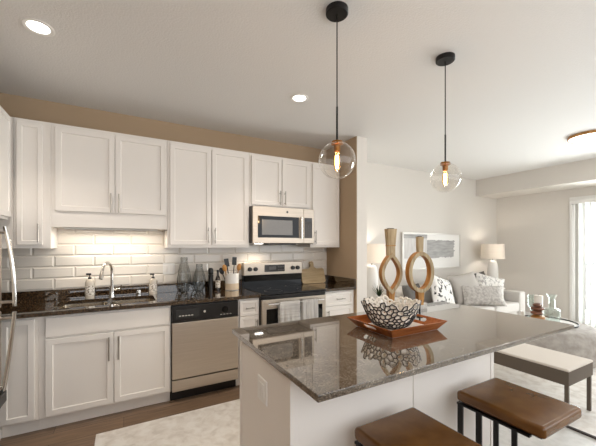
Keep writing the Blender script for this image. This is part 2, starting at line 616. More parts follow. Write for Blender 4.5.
# backsplash of bevelled subway tiles
bs = MB()
bs.box(-1.44, 2.44, -0.004, 0, 1.006, 1.70)
struct('backsplash_grout', bs, M['grout'])
tl = MB()
TW, TH = 0.308, 0.1025
for row in range(7):
    z0 = 1.008 + row * TH
    ph = -0.094 if row % 2 == 1 else -0.094 + TW / 2
    for k in range(-6, 10):
        x0, x1 = ph + k * TW, ph + (k + 1) * TW
        x0, x1 = max(x0, -1.44), min(x1, 2.44)
        if x1 - x0 < 0.02 or z0 + TH > 1.73:
            continue
        g = 0.0018
        b = bmesh.new()
        vs = []
        bev = 0.012
        for (xx, zz, yy) in ((x0 + g, z0 + g, -.004), (x1 - g, z0 + g, -.004), (x1 - g, z0 + TH - g, -.004), (x0 + g, z0 + TH - g, -.004),
                             (x0 + g + bev, z0 + g + bev, -.010), (x1 - g - bev, z0 + g + bev, -.010), (x1 - g - bev, z0 + TH - g - bev, -.010), (x0 + g + bev, z0 + TH - g - bev, -.010)):
            vs.append(tl.bm.verts.new((xx, yy, zz)))
        b.free()
        tl.bm.faces.new(vs[4:])
        for q in range(4):
            tl.bm.faces.new((vs[q], vs[(q + 1) % 4], vs[4 + (q + 1) % 4], vs[4 + q]))
struct('backsplash_tile', tl, M['tile'])

# outside the door
struct('balcony_floor', MB().box(XR + .12, 8.6, -6, 1.5, -0.2, -0.05), M['concrete'])
t = thing('balcony_railing', 'pale metal balcony railing outside the sliding glass door', 'railing', (8.45, -2, -.05))
MB().box(8.43, 8.48, -5.5, 1.2, 1.0, 1.05).build('top_rail', M['dgrey'], t)
MB().box(8.44, 8.47, -5.5, 1.2, 0.06, 0.09).build('bottom_rail', M['dgrey'], t)
for k in range(46):
    y = -5.4 + k * .14
    MB().box(8.445, 8.465, y, y + .02, -.05 if k % 9 == 0 else .07, 1.02).build('baluster', M['dgrey'], t, smooth=None)
t = thing('neighbouring_building', 'pale pinkish building seen through the sliding door glass', 'building', (17, -2, -3))
MB().box(16, 20, -12, 6, -3, 3.4).build('wall', M['render'], t, smooth=None)
for k in range(5):
    for zz in (-1.6, 0.9):
        wv = MB().box(15.96, 16.02, -10 + k * 3.1, -8.9 + k * 3.1, zz, zz + 1.5).build('window', M['trim'], t, smooth=None)
        MB().box(15.94, 15.97, -9.93 + k * 3.1, -8.97 + k * 3.1, zz + .07, zz + 1.43).build('pane', M['dgrey'], wv, smooth=None)

# ------------------------------------------------------------------ cabinets
def bar_handle(mb, x, y, z, L, vertical=True, r=0.0055, out=0.032):
    """bar pull with two posts on a face at y, facing -Y, centre (x, z)"""
    h = L / 2
    if vertical:
        mb.cyl((x, y - out, z - h), (x, y - out, z + h), r, n=10)
        for s in (-1, 1):
            mb.cyl((x, y, z + s * h * .68), (x, y - out, z + s * h * .68), r * .85, n=8)
    else:
        mb.cyl((x - h, y - out, z), (x + h, y - out, z), r, n=10)
        for s in (-1, 1):
            mb.cyl((x + s * h * .68, y, z), (x + s * h * .68, y - out, z), r * .85, n=8)
    return mb


def add_door(t, x0, x1, z0, z1, yf, hx=None, hz=None, hl=.13, name='door', rail=.057):
    d = MB().door(x0, x1, z0, z1, yf, rail=rail).build(name, M['cab'], t, smooth=None)
    if hx is not None:
        bar_handle(MB(), hx, yf, hz, hl).build('handle', M['nickel'], d)
    return d


def add_drawer(t, x0, x1, z0, z1, yf, hl=.13, shaker=False):
    if shaker:
        d = MB().door(x0, x1, z0, z1, yf, rail=.035).build('drawer', M['cab'], t, smooth=None)
    else:
        d = MB().box(x0, x1, yf, yf + .02, z0, z1, .003, 1).build('drawer', M['cab'], t, smooth=None)
    if hl:
        bar_handle(MB(), (x0 + x1) / 2, yf, (z0 + z1) / 2, hl, False).build('handle', M['nickel'], d)
    return d


UF, UC, UB, UT = -0.33, -0.31, 1.385, 2.43      # upper door face, carcass face, bottom, top


def upper(label, x0, x1, z0=UB, z1=UT):
    t = thing('wall_cabinet', label, 'cabinet', ((x0 + x1) / 2, -.155, z0), group='white wall cabinets')
    MB().box(x0, x1, UC, -.012, z0, z1, .001, 1).build('body', M['cab'], t, smooth=None)
    return t


t = upper('narrow white wall cabinet with one tall door, left end of the upper row', -.765, -.53)
add_door(t, -.745, -.582, UB + .03, UT - .03, UF, -.605, 1.51, .15, rail=.042)
t = upper('shorter white wall cabinet above the sink, raised over lit tile', -.529, .368, 1.565)
add_door(t, -.500, -.072, 1.70, UT - .03, UF, -.10, 1.785, .17)
add_door(t, -.066, .352, 1.70, UT - .03, UF, -.038, 1.785, .17)
t = upper('tall white wall cabinet with two doors above the dishwasher, next to the microwave', .370, 1.206)
add_door(t, .392, .786, UB + .03, UT - .03, UF, .757, 1.51, .16)
add_door(t, .796, 1.185, UB + .03, UT - .03, UF, .825, 1.51, .16)
t = upper('short white wall cabinet sitting directly on top of the microwave', 1.208, 1.987, 1.842)
add_door(t, 1.228, 1.595, 1.86, UT - .03, UF, 1.567, 1.95, .16)
add_door(t, 1.602, 1.968, 1.86, UT - .03, UF, 1.630, 1.95, .16)
t = upper('white wall cabinet right of the microwave, against the tan side wall', 1.989, 2.43)
add_door(t, 2.012, 2.412, UB + .03, UT - .03, UF, 2.045, 1.51, .16)

# light strip under the raised sink cabinet
t = thing('under_cabinet_light', 'slim light strip tucked under the raised sink wall cabinet', 'light', (-.08, -.2, 1.55))
MB().box(-.45, .29, -.24, -.18, 1.551, 1.564, .003).build('housing', M['trim'], t)
ul = area_light('strip_light', (-.08, -.21, 1.549), (0, 0, 0), .7, .05, 3.0, (1, .9, .76))

# over-fridge cabinet facing +X (built facing -Y, turned)
t = thing('wall_cabinet', 'white wall cabinet above the refrigerator at left picture edge', 'cabinet', (XL, -.90, 1.61), R(90), group='white wall cabinets', local=True)
MB().box(-.55, .565, -.660, -.012, 0, .82).build('body', M['cab'], t, smooth=None)
add_door(t, -.53, -.01, .02, .80, -.680, -.04, .1)
add_door(t, 0.0, .553, .02, .80, -.680, .03, .1)
t = thing('wall_cabinet', 'white corner wall cabinet filling the corner behind the over-refrigerator cabinet', 'cabinet', (-1.1, -.155, UB), group='white wall cabinets')
MB().box(XL + .01, -.767, UC, -.012, UB, UT).build('body', M['cab'], t, smooth=None)

# refrigerator facing +X
t = thing('refrigerator', 'stainless steel refrigerator with curved bar handles at left picture edge', 'refrigerator', (XL, -1.09, 0), R(90), local=True)
FW = .37
MB().box(-FW, FW, -.655, -.03, .02, 1.495, .008).build('body', M['dgrey'], t)
for z0, z1, nm in ((.985, 1.505, 'freezer_door'), (.425, .965, 'door')):
    dd = MB().box(-FW, FW, -.72, -.655, z0, z1, .014, 3).build(nm, M['steel'], t)
    za, zb = (z0 + .01, z1 + .07) if nm == 'freezer_door' else (z0 - .0, z1 - .01)
    pts = []
    for k in range(15):
        u = k / 14
        if nm == 'freezer_door':
            y = -.745 - .05 * (1 - u ** 2.2)
        else:
            y = -.735 - .06 * (u ** .8)
        pts.append((FW - .04, y, za + (zb - za) * u * (.94 if nm == 'freezer_door' else 1)))
    hd = MB().tube(pts, .013, 10)
    hd.cyl((FW - .04, -.70, za + .03), (FW - .04, pts[1][1], za + .03), .011, n=8)
    hd.cyl((FW - .04, -.70, pts[-2][2]), (FW - .04, pts[-2][1], pts[-2][2]), .011, n=8)
    hd.build('handle', M['dsteel'], dd)
dd = MB().box(-FW, FW, -.70, -.655, .06, .335, .01, 3).build('drawer', M['steel'], t)
MB().box(-FW, FW, -.745, -.66, .34, .418, .006).build('drawer_grip', M['black'], t)
MB().box(-FW + .02, FW - .02, -.66, -.62, 0, .055).build('foot_grille', M['black'], t)

# base cabinets
BF, BC, BT, BK = -.61, -.59, .882, .105


def base(label, x0, x1, hollow=False):
    t = thing('base_cabinet', label, 'cabinet', ((x0 + x1) / 2, -.3, 0), group='white base cabinets')
    if hollow:
        b_ = MB().box(x0, x0 + .018, BC + .021, -.015, BK, BT).box(x1 - .018, x1, BC + .021, -.015, BK, BT).box(x0, x1, BC, BC + .02, BK, BT)
        b_.box(x0 + .019, x1 - .019, -.03, -.015, BK + .02, .80).box(x0 + .019, x1 - .019, BC + .021, -.03, BK, BK + .018).build('body', M['cab'], t, smooth=None)
    else:
        MB().box(x0, x1, BC, -.015, BK, BT, .001, 1).build('body', M['cab'], t, smooth=None)
    MB().box(x0, x1, BC + .06, BC + .075, 0, BK).build('toe_kick', M['cab'], t, smooth=None)
    return t


t = base('white base cabinet with one plain door, beside the refrigerator', -.78, -.561)
add_door(t, -.772, -.58, BK + .015, BT - .02, BF, rail=.05)
t = thing('base_cabinet', 'white blind corner base cabinet hidden behind the refrigerator handles', 'cabinet', (-1.1, -.3, 0), group='white base cabinets')
MB().box(XL + .01, -.782, BC, -.015, 0, BT).build('body', M['cab'], t, smooth=None)
t = base('wide white sink base cabinet with two doors under a false drawer', -.56, .366, True)
add_drawer(t, -.515, .355, .715, BT - .02, BF, 0)
add_door(t, -.515, -.075, BK + .015, .70, BF, -.105, .575, .19)
add_door(t, -.068, .355, BK + .015, .70, BF, -.038, .575, .19)
t = base('narrow white base cabinet with drawer between dishwasher and range', .985, 1.209)
add_drawer(t, 1.0, 1.195, .71, BT - .02, BF, .09, True)
add_door(t, 1.0, 1.195, BK + .015, .70, BF, 1.172, .60, rail=.04)
t = base('white base cabinet with drawer right of the range, under cutting board', 1.993, 2.436)
add_drawer(t, 2.01, 2.41, .71, BT - .02, BF, .12, True)
add_door(t, 2.01, 2.41, BK + .015, .70, BF, 2.04, .60)

# countertops
CF, CZ0, CZ1 = -.64, .884, .914
t = thing('worktop', 'dark brown granite worktop with sink cutout, left of the range', 'worktop', (0, -.3, CZ0))
hole1 = rrect(-.485, .255, -.525, -.135, .07)
hole1 = hole1[::-1]
MB().plate([[(XL + .003, CF), (1.209, CF), (1.209, -.012), (XL + .003, -.012)], hole1], CZ0, CZ1).build('slab', M['granite'], t, smooth=None)
MB().box(XL + .003, 1.209, -.032, -.012, CZ1, 1.006, .002, 1).build('upstand', M['granite'], t, smooth=None)
t = thing('worktop', 'small dark granite worktop right of the range with cutting board', 'worktop', (2.2, -.3, CZ0))
MB().box(1.993, 2.438, CF, -.012, CZ0, CZ1, .002, 1).build('slab', M['granite'], t, smooth=None)
MB().box(1.993, 2.418, -.032, -.012, CZ1, 1.006, .002, 1).box(2.418, 2.438, CF + .01, -.012, CZ1, 1.006, .002, 1).build('upstand', M['granite'], t, smooth=None)

# sink: two bowls under the cutout
t = thing('sink', 'double bowl stainless sink set under the brown granite worktop', 'sink', (-.115, -.33, .70))
rim = MB().plate([rrect(-.50, .27, -.54, -.12, .08), rrect(-.47, -.13, -.51, -.15, .06)[::-1], rrect(-.10, .24, -.51, -.15, .06)[::-1]], .876, .883)
rim.build('rim', M['sinksteel'], t)
for a, b in ((-.47, -.13), (-.10, .24)):
    bm_ = MB()
    rings = []
    for z, ins in ((.882, 0), (.74, .008), (.715, .03), (.712, .10)):
        rings.append([bm_.bm.verts.new((x, y, z)) for x, y in rrect(a + ins, b - ins, -.51 + ins, -.15 - ins, .06)])
    for A, B in zip(rings, rings[1:]):
        n = len(A)
        for k in range(n):
            bm_.bm.faces.new((A[k], A[(k + 1) % n], B[(k + 1) % n], B[k]))
    bm_.bm.faces.new(rings[-1])
    bo = bm_.build('bowl', M['sinksteel'], t)
    MB().cyl(((a + b) / 2, -.33, .712), ((a + b) / 2, -.33, .717), .04).build('drain', M['nickel'], bo)

# faucet
t = thing('faucet', 'tall gooseneck chrome faucet behind the sink', 'faucet', (-.10, -.085, CZ1))
MB().lathe([(0, 0), (.028, 0), (.028, .01), (.022, .02), (.021, .11), (0, .11)], (-.10, -.085, CZ1), 20).build('base', M['dsteel'], t)
pts = [(-.10, -.085, CZ1 + .1)]
for k in range(1, 6):
    pts.append((-.10, -.085, CZ1 + .1 + .14 * k / 5))
for k in range(1, 10):
    a = R(180 * k / 9 * .92)
    pts.append((-.10 - .035 * (1 - math.cos(a)), -.085 - .085 * (1 - math.cos(a)), 1.154 + .095 * math.sin(a)))
spout = MB().tube(pts, .0125, 12).build('spout', M['dsteel'], t)
e = Vector(pts[-1]); dirn = (e - Vector(pts[-2])).normalized()
MB().cyl(e, e + dirn * .04, .0135, .017, 14).cyl(e + dirn * .04, e + dirn * .075, .017, .0165, 14).build('spray_head', M['nickel'], t)
MB().cyl((-.10, -.085, .975), (-.03, -.10, .99), .014, .012, 12).cyl((-.03, -.10, .985), (-.02, -.115, 1.03), .008, .006, 10).build('lever', M['dsteel'], t)
t = thing('sink_air_gap', 'short chrome capped fitting behind the sink, right of the faucet', 'sink fitting', (.13, -.08, CZ1))
MB().lathe([(0, 0), (.022, 0), (.022, .045), (.018, .052), (0, .052)], (.13, -.08, CZ1), 18).build('cap', M['dsteel'], t)


def soap_bottle(x, y, h, label, bodymat):
    t = thing('soap_bottle', label, 'soap bottle', (x, y, CZ1), group='soap bottles behind the sink')
    z = CZ1
    MB().lathe([(0, 0), (.036, 0), (.038, .006), (.038, h * .62), (.03, h * .72), (.014, h * .77), (0, h * .77)], (x, y, z), 20).build('bottle', bodymat, t)
    MB().lathe([(.0384, h * .14), (.0388, h * .15), (.0388, h * .5), (.0384, h * .51)], (x, y, z), 20).build('label', M['label'], t)
    MB().cyl((x, y, z + h * .77), (x, y, z + h * .84), .016, .014, 12).cyl((x, y, z + h * .84), (x, y, z + h * .94), .005, n=8).box(x - .03, x + .012, y - .012, y + .008, z + h * .93, z + h, .003).build('pump', M['black'], t)
    return t


soap_bottle(-.278, -.07, .235, 'clear soap bottle with black pump, left of the faucet', M['soap'])
soap_bottle(.262, -.07, .21, 'amber labelled soap bottle with black pump, right of the faucet', M['soap'])

# outlet over the worktop
t = thing('wall_outlet', 'white square outlet plate on backsplash beside the ribbed vases', 'outlet', (.42, -.012, 1.11))
MB().box(.36, .475, -.017, -.010, 1.105, 1.22, .003, 2).build('plate', M['trim'], t)
for xx in (.387, .447):
    MB().box(xx - .017, xx + .017, -.020, -.016, 1.128, 1.197, .002).build('socket', M['ceramic'], t)

# ------------------------------------------------------------------ dishwasher
t = thing('dishwasher', 'stainless dishwasher with black control panel under the worktop', 'dishwasher', (.675, -.3, 0))
x0, x1 = .370, .981
MB().box(x0, x1, -.58, -.03, .10, .878).build('body', M['dgrey'], t, smooth=None)
MB().box(x0 + .002, x1 - .002, -.54, -.50, 0, .10).build('toe_kick', M['black'], t, smooth=None)
MB().box(x0 + .004, x1 - .004, -.625, -.58, .215, .718, .006).build('door', M['steel'], t)
MB().box(x0 + .004, x1 - .004, -.622, -.58, .105, .205, .004).build('lower_panel', M['steel'], t)
cp = MB().box(x0 + .004, x1 - .004, -.628, -.58, .726, .868, .005).build('control_panel', M['black'], t)
MB().box(x0 + .03, x0 + .235, -.632, -.627, .755, .838, .003).build('handle_recess', M['charcoal'], cp)  # flat charcoal plate for the handle recess
MB().cyl((.655, -.628, .80), (.655, -.631, .80), .011, n=16).build('emblem', M['marks'], cp)
MB().cyl((.845, -.628, .80), (.845, -.648, .80), .03, .027, n=20).box(.842, .848, -.651, -.645, .80, .828).build('dial', M['bglass'], cp)
for k in range(5):
    MB().box(x0 + .06 + k * .026, x0 + .078 + k * .026, -.6335, -.6315, .775, .783).build('button_mark', M['marks'], cp, smooth=None)
for k in range(4):
    MB().box(.80 + k * .03, .818 + k * .03, -.630, -.627, .752, .758).build('dial_mark', M['marks'], cp, smooth=None)

# ------------------------------------------------------------------ range
t = thing('range', 'stainless electric range with black glass cooktop and raised back panel', 'stove', (1.6, -.33, 0))
x0, x1 = 1.213, 1.989
MB().box(x0, x1, -.62, -.03, .02, .895).build('body', M['dgrey'], t, smooth=None)
MB().box(x0, x1, -.66, -.10, .897, .920, .006).build('cooktop', M['bglass'], t)
for bx, by, br in ((1.41, -.50, .10), (1.79, -.50, .08), (1.41, -.25, .08), (1.79, -.25, .10)):
    pts = [(bx + br * math.cos(2 * math.pi * k / 40), by + br * math.sin(2 * math.pi * k / 40)) for k in range(40)]
    pin = [(bx + (br - .004) * math.cos(2 * math.pi * k / 40), by + (br - .004) * math.sin(2 * math.pi * k / 40)) for k in range(40)][::-1]
    MB().plate([pts, pin], .9201, .9206).build('burner', M['burner'], t, smooth=None)
MB().box(x0, x1, -.64, -.62, .86, .895, .003).build('front_rail', M['black'], t)
od = MB().box(x0 + .003, x1 - .003, -.655, -.62, .20, .855, .005).build('oven_door', M['steel'], t)
MB().box(x0 + .05, x1 - .05, -.659, -.653, .33, .76, .003).build('window', M['bglass'], od)
oh = MB().cyl((x0 + .05, -.70, .815), (x1 - .05, -.70, .815), .011, n=12)
for xx in (x0 + .08, x1 - .08):
    oh.cyl((xx, -.653, .815), (xx, -.70, .815), .009, n=8)
oh.build('handle', M['dsteel'], od)
MB().box(x0 + .003, x1 - .003, -.65, -.62, .03, .19, .005).build('drawer', M['steel'], t)
MB().box(x0, x1, -.105, -.03, .897, 1.06, .004).build('back_riser', M['bglass'], t)
bg_ = MB().box(x0, x1, -.115, -.03, 1.055, 1.205, .008).build('back_panel', M['steel'], t)
for xx in (1.285, 1.355, 1.85, 1.92):
    k_ = MB().cyl((xx, -.114, 1.13), (xx, -.14, 1.13), .026, .022, 20).build('knob', M['black'], bg_)
MB().box(1.47, 1.74, -.119, -.113, 1.09, 1.175, .003).build('display', M['display'], bg_)
MB().box(1.53, 1.62, -.121, -.118, 1.115, 1.155).build('clock_window', M['burner'], bg_, smooth=None)
for k in range(4):
    for z in (1.105, 1.14):
        MB().box(1.645 + k * .022, 1.66 + k * .022, -.121, -.118, z, z + .014).build('button', M['dgrey'], bg_, smooth=None)

# towels on the oven handle
def towel(x0, x1, zf, zb, m, label):
    b = MB()
    prof = [(-.728, zf), (-.726, .60), (-.722, .79)]
    for k in range(7):
        a = math.pi * k / 6
        prof.append((-.70 - .0185 * math.cos(a), .815 + .0185 * math.sin(a)))
    prof += [(-.679, .79), (-.676, .60), (-.676, zb)]
    nx = 22
    g = []
    for i in range(nx + 1):
        x = x0 + (x1 - x0) * i / nx
        row = []
        for y, z in prof:
            fall = max(0, min(1, (.80 - z) / .3))
            s = -1 if y < -.70 else .25
            row.append(b.bm.verts.new((x + .004 * math.sin(z * 30), y + s * fall * .006 * (1 + math.sin(i * 1.1)), z)))
        g.append(row)
    for i in range(nx):
        for j in range(len(prof) - 1):
            b.bm.faces.new((g[i][j], g[i + 1][j], g[i + 1][j + 1], g[i][j + 1]))
    bmesh.ops.solidify(b.bm, geom=list(b.bm.faces), thickness=.004)
    o = b.build('dish_towel', m, None, ((x0 + x1) / 2, -.70, .815), smooth=60)
    return tagp(o, label, 'towel', 'towels on the oven door')


towel(1.385, 1.62, .50, .56, M['towel'], 'white striped dish towel hanging on oven handle, left one')
towel(1.65, 1.845, .52, .57, M['towelb'], 'white checked dish towel hanging on oven handle, right one')

# ------------------------------------------------------------------ microwave
t = thing('microwave', 'stainless over-the-range microwave with dark window and side control panel', 'microwave', (1.6, -.2, 1.43))
x0, x1, z0, z1 = 1.212, 1.984, 1.43, 1.838
MB().box(x0, x1, -.385, -.015, z0, z1, .004).build('body', M['dgrey'], t)
MB().box(1.45, 1.78, -.33, -.08, z0 - .012, z0 + .002).build('vent_grille', M['black'], t)
MB().box(1.31, 1.40, -.24, -.20, z0 - .004, z0 + .002).build('cooktop_lamp', M['lampwhite'], t)
l = bpy.data.lights.new('cooktop_light', 'SPOT')
l.energy, l.color, l.spot_size, l.spot_blend, l.shadow_soft_size = 8, (1, .84, .66), R(150), .8, .05
o = bpy.data.objects.new('cooktop_light', l)
o.location = (1.36 - 1.6, -.22 + .2, -.02)
C.objects.link(o)
o.parent = t
d = MB().box(x0, 1.84, -.41, -.383, z0 + .004, z1 - .002, .005).build('door', M['steel'], t)
MB().box(x0 + .055, 1.775, -.414, -.408, z0 + .065, z1 - .105, .004).build('window_surround', M['bglass'], d)
MB().box(x0 + .10, 1.69, -.4165, -.412, z0 + .095, z1 - .145, .002).build('window', M['mesh'], d)
MB().cyl((1.80, -.435, z0 + .06), (1.80, -.435, z1 - .10), .013, n=12).cyl((1.80, -.41, z0 + .08), (1.80, -.435, z0 + .08), .009, n=8).cyl((1.80, -.41, z1 - .12), (1.80, -.435, z1 - .12), .009, n=8).build('handle', M['dsteel'], d)
MB().cyl((1.625, -.41, z1 - .05), (1.625, -.413, z1 - .05), .013, n=18).build('emblem', M['dgrey'], d)
cp = MB().box(1.842, x1, -.41, -.383, z0 + .004, z1 - .002, .005).build('control_panel', M['steel'], t)
kp = MB().box(1.85, 1.955, -.414, -.408, z0 + .065, z1 - .105, .003).build('keypad', M['dgrey'], cp)
MB().box(1.86, 1.945, -.416, -.413, z1 - .15, z1 - .118).build('display', M['display'], cp, smooth=None)
for i in range(3):
    for j in range(5):
        MB().box(1.861 + i * .03, 1.883 + i * .03, -.4155, -.413, z0 + .075 + j * .032, z0 + .098 + j * .032).build('button', M['burner'], kp, smooth=None)

# ------------------------------------------------------------------ worktop objects
def ribbed_vase(x, y, h, r, label):
    t = thing('ribbed_vase', label, 'vase', (x, y, CZ1), group='ribbed glass vases')
    prof = [(r * .45, .0), (r * .62, .012), (r * .95, h * .28), (r, h * .38), (r * .8, h * .62), (r * .52, h * .84), (r * .47, h * .9), (r * .5, h)]
    inn = [(q * .92, z + .004) for q, z in prof[::-1]]
    MB().lathe([(0, 0)] + prof + inn + [(0, .008)], (x, y, CZ1), 48, .14, 6).build('body', M['smoke'], t, smooth=25)
    MB().lathe([(0, 0.001), (r * .44, .001), (r * .5, .016), (0, .02)], (x, y, CZ1), 24).build('foot', M['clear'], t)
    return t


ribbed_vase(.555, -.12, .365, .064, 'taller ribbed grey glass vase on the granite worktop')
ribbed_vase(.712, -.12, .29, .062, 'shorter ribbed grey glass vase beside the pepper mill')
t = thing('pepper_mill', 'black cylindrical pepper mill between glass vase and bottle', 'pepper mill', (.835, -.11, CZ1))
MB().lathe([(0, 0), (.028, 0), (.029, .02), (.026, .1), (.027, .17), (.022, .175), (0, .175)], (.835, -.11, CZ1), 24).build('body', M['black'], t)
MB().lathe([(0, .175), (.024, .177), (.028, .19), (.028, .225), (.02, .245), (0, .25)], (.835, -.11, CZ1), 24).build('head', M['black'], t)
t = thing('oil_bottle', 'small dark bottle with white label beside the utensil crock', 'bottle', (.905, -.14, CZ1))
MB().lathe([(0, 0), (.026, 0), (.027, .006), (.027, .12), (.02, .15), (.011, .165), (.011, .2), (0, .2)], (.905, -.14, CZ1), 24).build('bottle', M['amberbottle'], t)
MB().lathe([(.0273, .03), (.0276, .031), (.0276, .112), (.0273, .113)], (.905, -.14, CZ1), 24).build('label', M['label'], t)
MB().cyl((.905, -.14, CZ1 + .2), (.905, -.14, CZ1 + .225), .013, n=14).build('cap', M['black'], t)
cx, cy = 1.055, -.17
t = thing('utensil_crock', 'two-tone white and sand ceramic crock holding cooking utensils', 'crock', (cx, cy, CZ1))
MB().lathe([(0, 0), (.07, 0), (.075, .006), (.075, .185), (.069, .187), (.066, .18), (.066, .09)], (cx, cy, CZ1), 32).lathe([(.066, .09), (.066, .012), (0, .012)], (cx, cy, CZ1), 32).build('pot', M['ceramic'], t)
MB().lathe([(.0753, .008), (.0757, .010), (.0757, .075), (.0753, .077)], (cx, cy, CZ1), 32).build('glaze_band', M['crockdark'], t)


def utensil(dx, dy, lx, ly, L, kind, m, label, cat):
    b = Vector((cx + dx, cy + dy, CZ1 + .02))
    d = Vector((lx, ly, 1)).normalized()
    e = b + d * L
    t = thing(kind, label, cat, b, group='utensils in the crock')
    MB().cyl(b, e, .006, .0055, 10).build('handle', m, t)
    s = bmesh.new()
    bmesh.ops.create_uvsphere(s, u_segments=16, v_segments=10, radius=1)
    if kind == 'spatula':
        hm = MB().box(-.026, .026, -.003, .003, -.045, .045, .003)
        s.free()
    else:
        for v in s.verts:
            v.co = Vector((v.co.x * .026, v.co.y * .009, v.co.z * .04))
        hm = MB()
        hm._merge(s)
    q = Vector((0, 0, 1)).rotation_difference(d).to_matrix().to_4x4()
    hm.bm.transform(Matrix.Translation(e + d * .035) @ q)
    hm.build('head', m, t)
    return t


utensil(-.03, -.01, -.26, -.05, .20, 'wooden_spoon', M['wood'], 'wooden spoon leaning out of the crock to the left', 'spoon')
utensil(.03, .0, .22, 0, .20, 'wooden_spoon', M['wood'], 'wooden spoon leaning out of the crock to the right', 'spoon')
utensil(-.01, .02, -.14, .05, .25, 'spatula', M['black'], 'black spatula in the crock, leaning left', 'spatula')
utensil(.015, .02, .07, .02, .265, 'spatula', M['black'], 'tallest black spatula upright in the crock', 'spatula')
utensil(-.035, .02, -.38, .05, .17, 'ladle', M['black'], 'black ladle hanging low over the left rim of the crock', 'ladle')

# cutting board leaning on the wall
t = thing('cutting_board', 'pale wooden cutting board with handle leaning on the backsplash', 'cutting board', (2.165, -.125, CZ1 + .002), 0, local=True)
out = rrect(-.175, .175, 0, .19, .02, 4)
hx = rrect(-.028, .028, .16, .285, .02, 4)
b = MB().prism_y([rrect(-.175, .175, 0, .195, .03, 5)], -.009, .009)
b.build('board', M['boardwood'], t).rotation_euler = (R(-17), 0, 0)
outl = [(-.075, .19), (.075, .19), (.04, .205), (.028, .22), (.028, .27)] + [(.028 * math.cos(R(a)), .27 + .024 * math.sin(R(a))) for a in range(15, 180, 15)] + [(-.028, .27), (-.028, .22), (-.04, .205)]
hole = [(.01 * math.cos(R(a)), .268 + .01 * math.sin(R(a))) for a in range(0, 360, 30)][::-1]
MB().prism_y([outl, hole], -.009, .009).build('handle', M['boardwood'], t).rotation_euler = (R(-17), 0, 0)

# runner rug
t = thing('runner_rug', 'cream distressed runner rug on the kitchen wood floor', 'rug', (.8, -1.3, 0))
MB().box(-.18, 2.3, -1.74, -.825, .0, .010, .003).build('pile', M['rug'], t)

# ------------------------------------------------------------------ island
t = thing('kitchen_island', 'white panelled kitchen island base under the grey granite top', 'island', (1.28, -2.18, 0))
ix0, ix1, iy0, iy1 = .59, 1.985, -2.47, -1.86
MB().box(ix0, ix1, iy0, iy1, .0, .887).build('body', M['cab'], t, smooth=None)
MB().box(ix0 - .006, ix0, iy0 + .03, iy1 - .02, .0, .887, .001, 1).build('end_panel', M['cab'], t, smooth=None)
MB().box(ix0 - .010, ix0 + .03, iy0 - .010, iy0 + .028, .0, .887, .002).build('corner_trim', M['cab'], t)
MB().box(ix1 - .02, ix1 + .012, iy0 - .012, iy0 + .028, .0, .887, .002).build('corner_trim', M['cab'], t)
MB().box(ix0 - .010, ix0 + .03, iy1 - .025, iy1 + .006, .0, .887, .002).build('corner_trim', M['cab'], t)
for a, b in ((ix0 + .03, 1.283), (1.289, ix1 - .02)):
    MB().box(a, b, iy0 - .008, iy0, .0, .887, .001, 1).build('front_panel', M['cab'], t, smooth=None)
for k in range(3):
    xa = ix0 + .04 + k * .46
    d = MB()
    d.door(-xa - .44, -xa, .12, .86, 0)
    for v in d.bm.verts:
        v.co = Vector((-v.co.x, iy1 + .02 - v.co.y, v.co.z))
    d.build('door', M['cab'], t, smooth=None)
ol = MB().box(ix0 - .013, ix0 - .005, -2.245, -2.135, .662, .775, .003).build('outlet', M['trim'], t)
MB().box(ix0 - .016, ix0 - .012, -2.222, -2.192, .684, .753, .002).box(ix0 - .016, ix0 - .012, -2.188, -2.158, .684, .753, .002).build('socket', M['trim'], ol)
o = MB().box(.562, 2.465, -2.712, -1.765, .888, .914, .004, 2).build('island_worktop', M['igranite'], None, (1.5, -2.24, .888))
tagp(o, 'polished grey-brown granite slab on top of the white island', 'worktop')

# tray on the island
t = thing('serving_tray', 'reddish wooden serving tray with flared sides on the island', 'tray', (1.43, -2.22, .914))
bx0, bx1, by0, by1 = 1.255, 1.62, -2.365, -2.08
tx0, tx1, ty0, ty1, tz = 1.205, 1.662, -2.405, -2.035, .968
MB().box(bx0, bx1, by0, by1, .9143, .922).build('base', M['ceramic'], t, smooth=None)


def slope_side(p0, p1, q1, q0, inward, hole=False):
    """tray side: p0-p1 bottom edge, q0-q1 top edge, thickened inward"""
    m = MB()
    P = [Vector(v) for v in (p0, p1, q1, q0)]
    n = Vector(inward)

    def at(u, v):
        return (P[0] * (1 - u) + P[1] * u) * (1 - v) + (P[3] * (1 - u) + P[2] * u) * v
    if not hole:
        lp = [[(0, 0), (1, 0), (1, 1), (0, 1)]]
    else:
        sl = []
        for a in range(0, 360, 20):
            c_, s_ = math.cos(R(a)), math.sin(R(a))
            sl.append((.5 + (.11 if c_ > 0 else -.11) + .045 * c_, .60 + .20 * s_))
        lp = [[(0, 0), (1, 0), (1, 1), (0, 1)], sl[::-1]]
    m.plate(lp, 0, 1)
    for v in m.bm.verts:
        v.co = at(v.co.x, v.co.y) + n * (.008 * (1 - v.co.z))
    return m


zb = .9145
slope_side((bx0, by0, zb), (bx1, by0, zb), (tx1, ty0, tz), (tx0, ty0, tz), (0, 1, 0)).build('side', M['redwood'], t, smooth=None)
slope_side((bx0, by1, zb), (bx1, by1, zb), (tx1, ty1, tz), (tx0, ty1, tz), (0, -1, 0)).build('side', M['redwood'], t, smooth=None)
slope_side((bx0, by0, zb), (bx0, by1, zb), (tx0, ty1, tz), (tx0, ty0, tz), (1, 0, 0), True).build('side', M['redwood'], t, smooth=None)
slope_side((bx1, by0, zb), (bx1, by1, zb), (tx1, ty1, tz), (tx1, ty0, tz), (-1, 0, 0), True).build('side', M['redwood'], t, smooth=None)

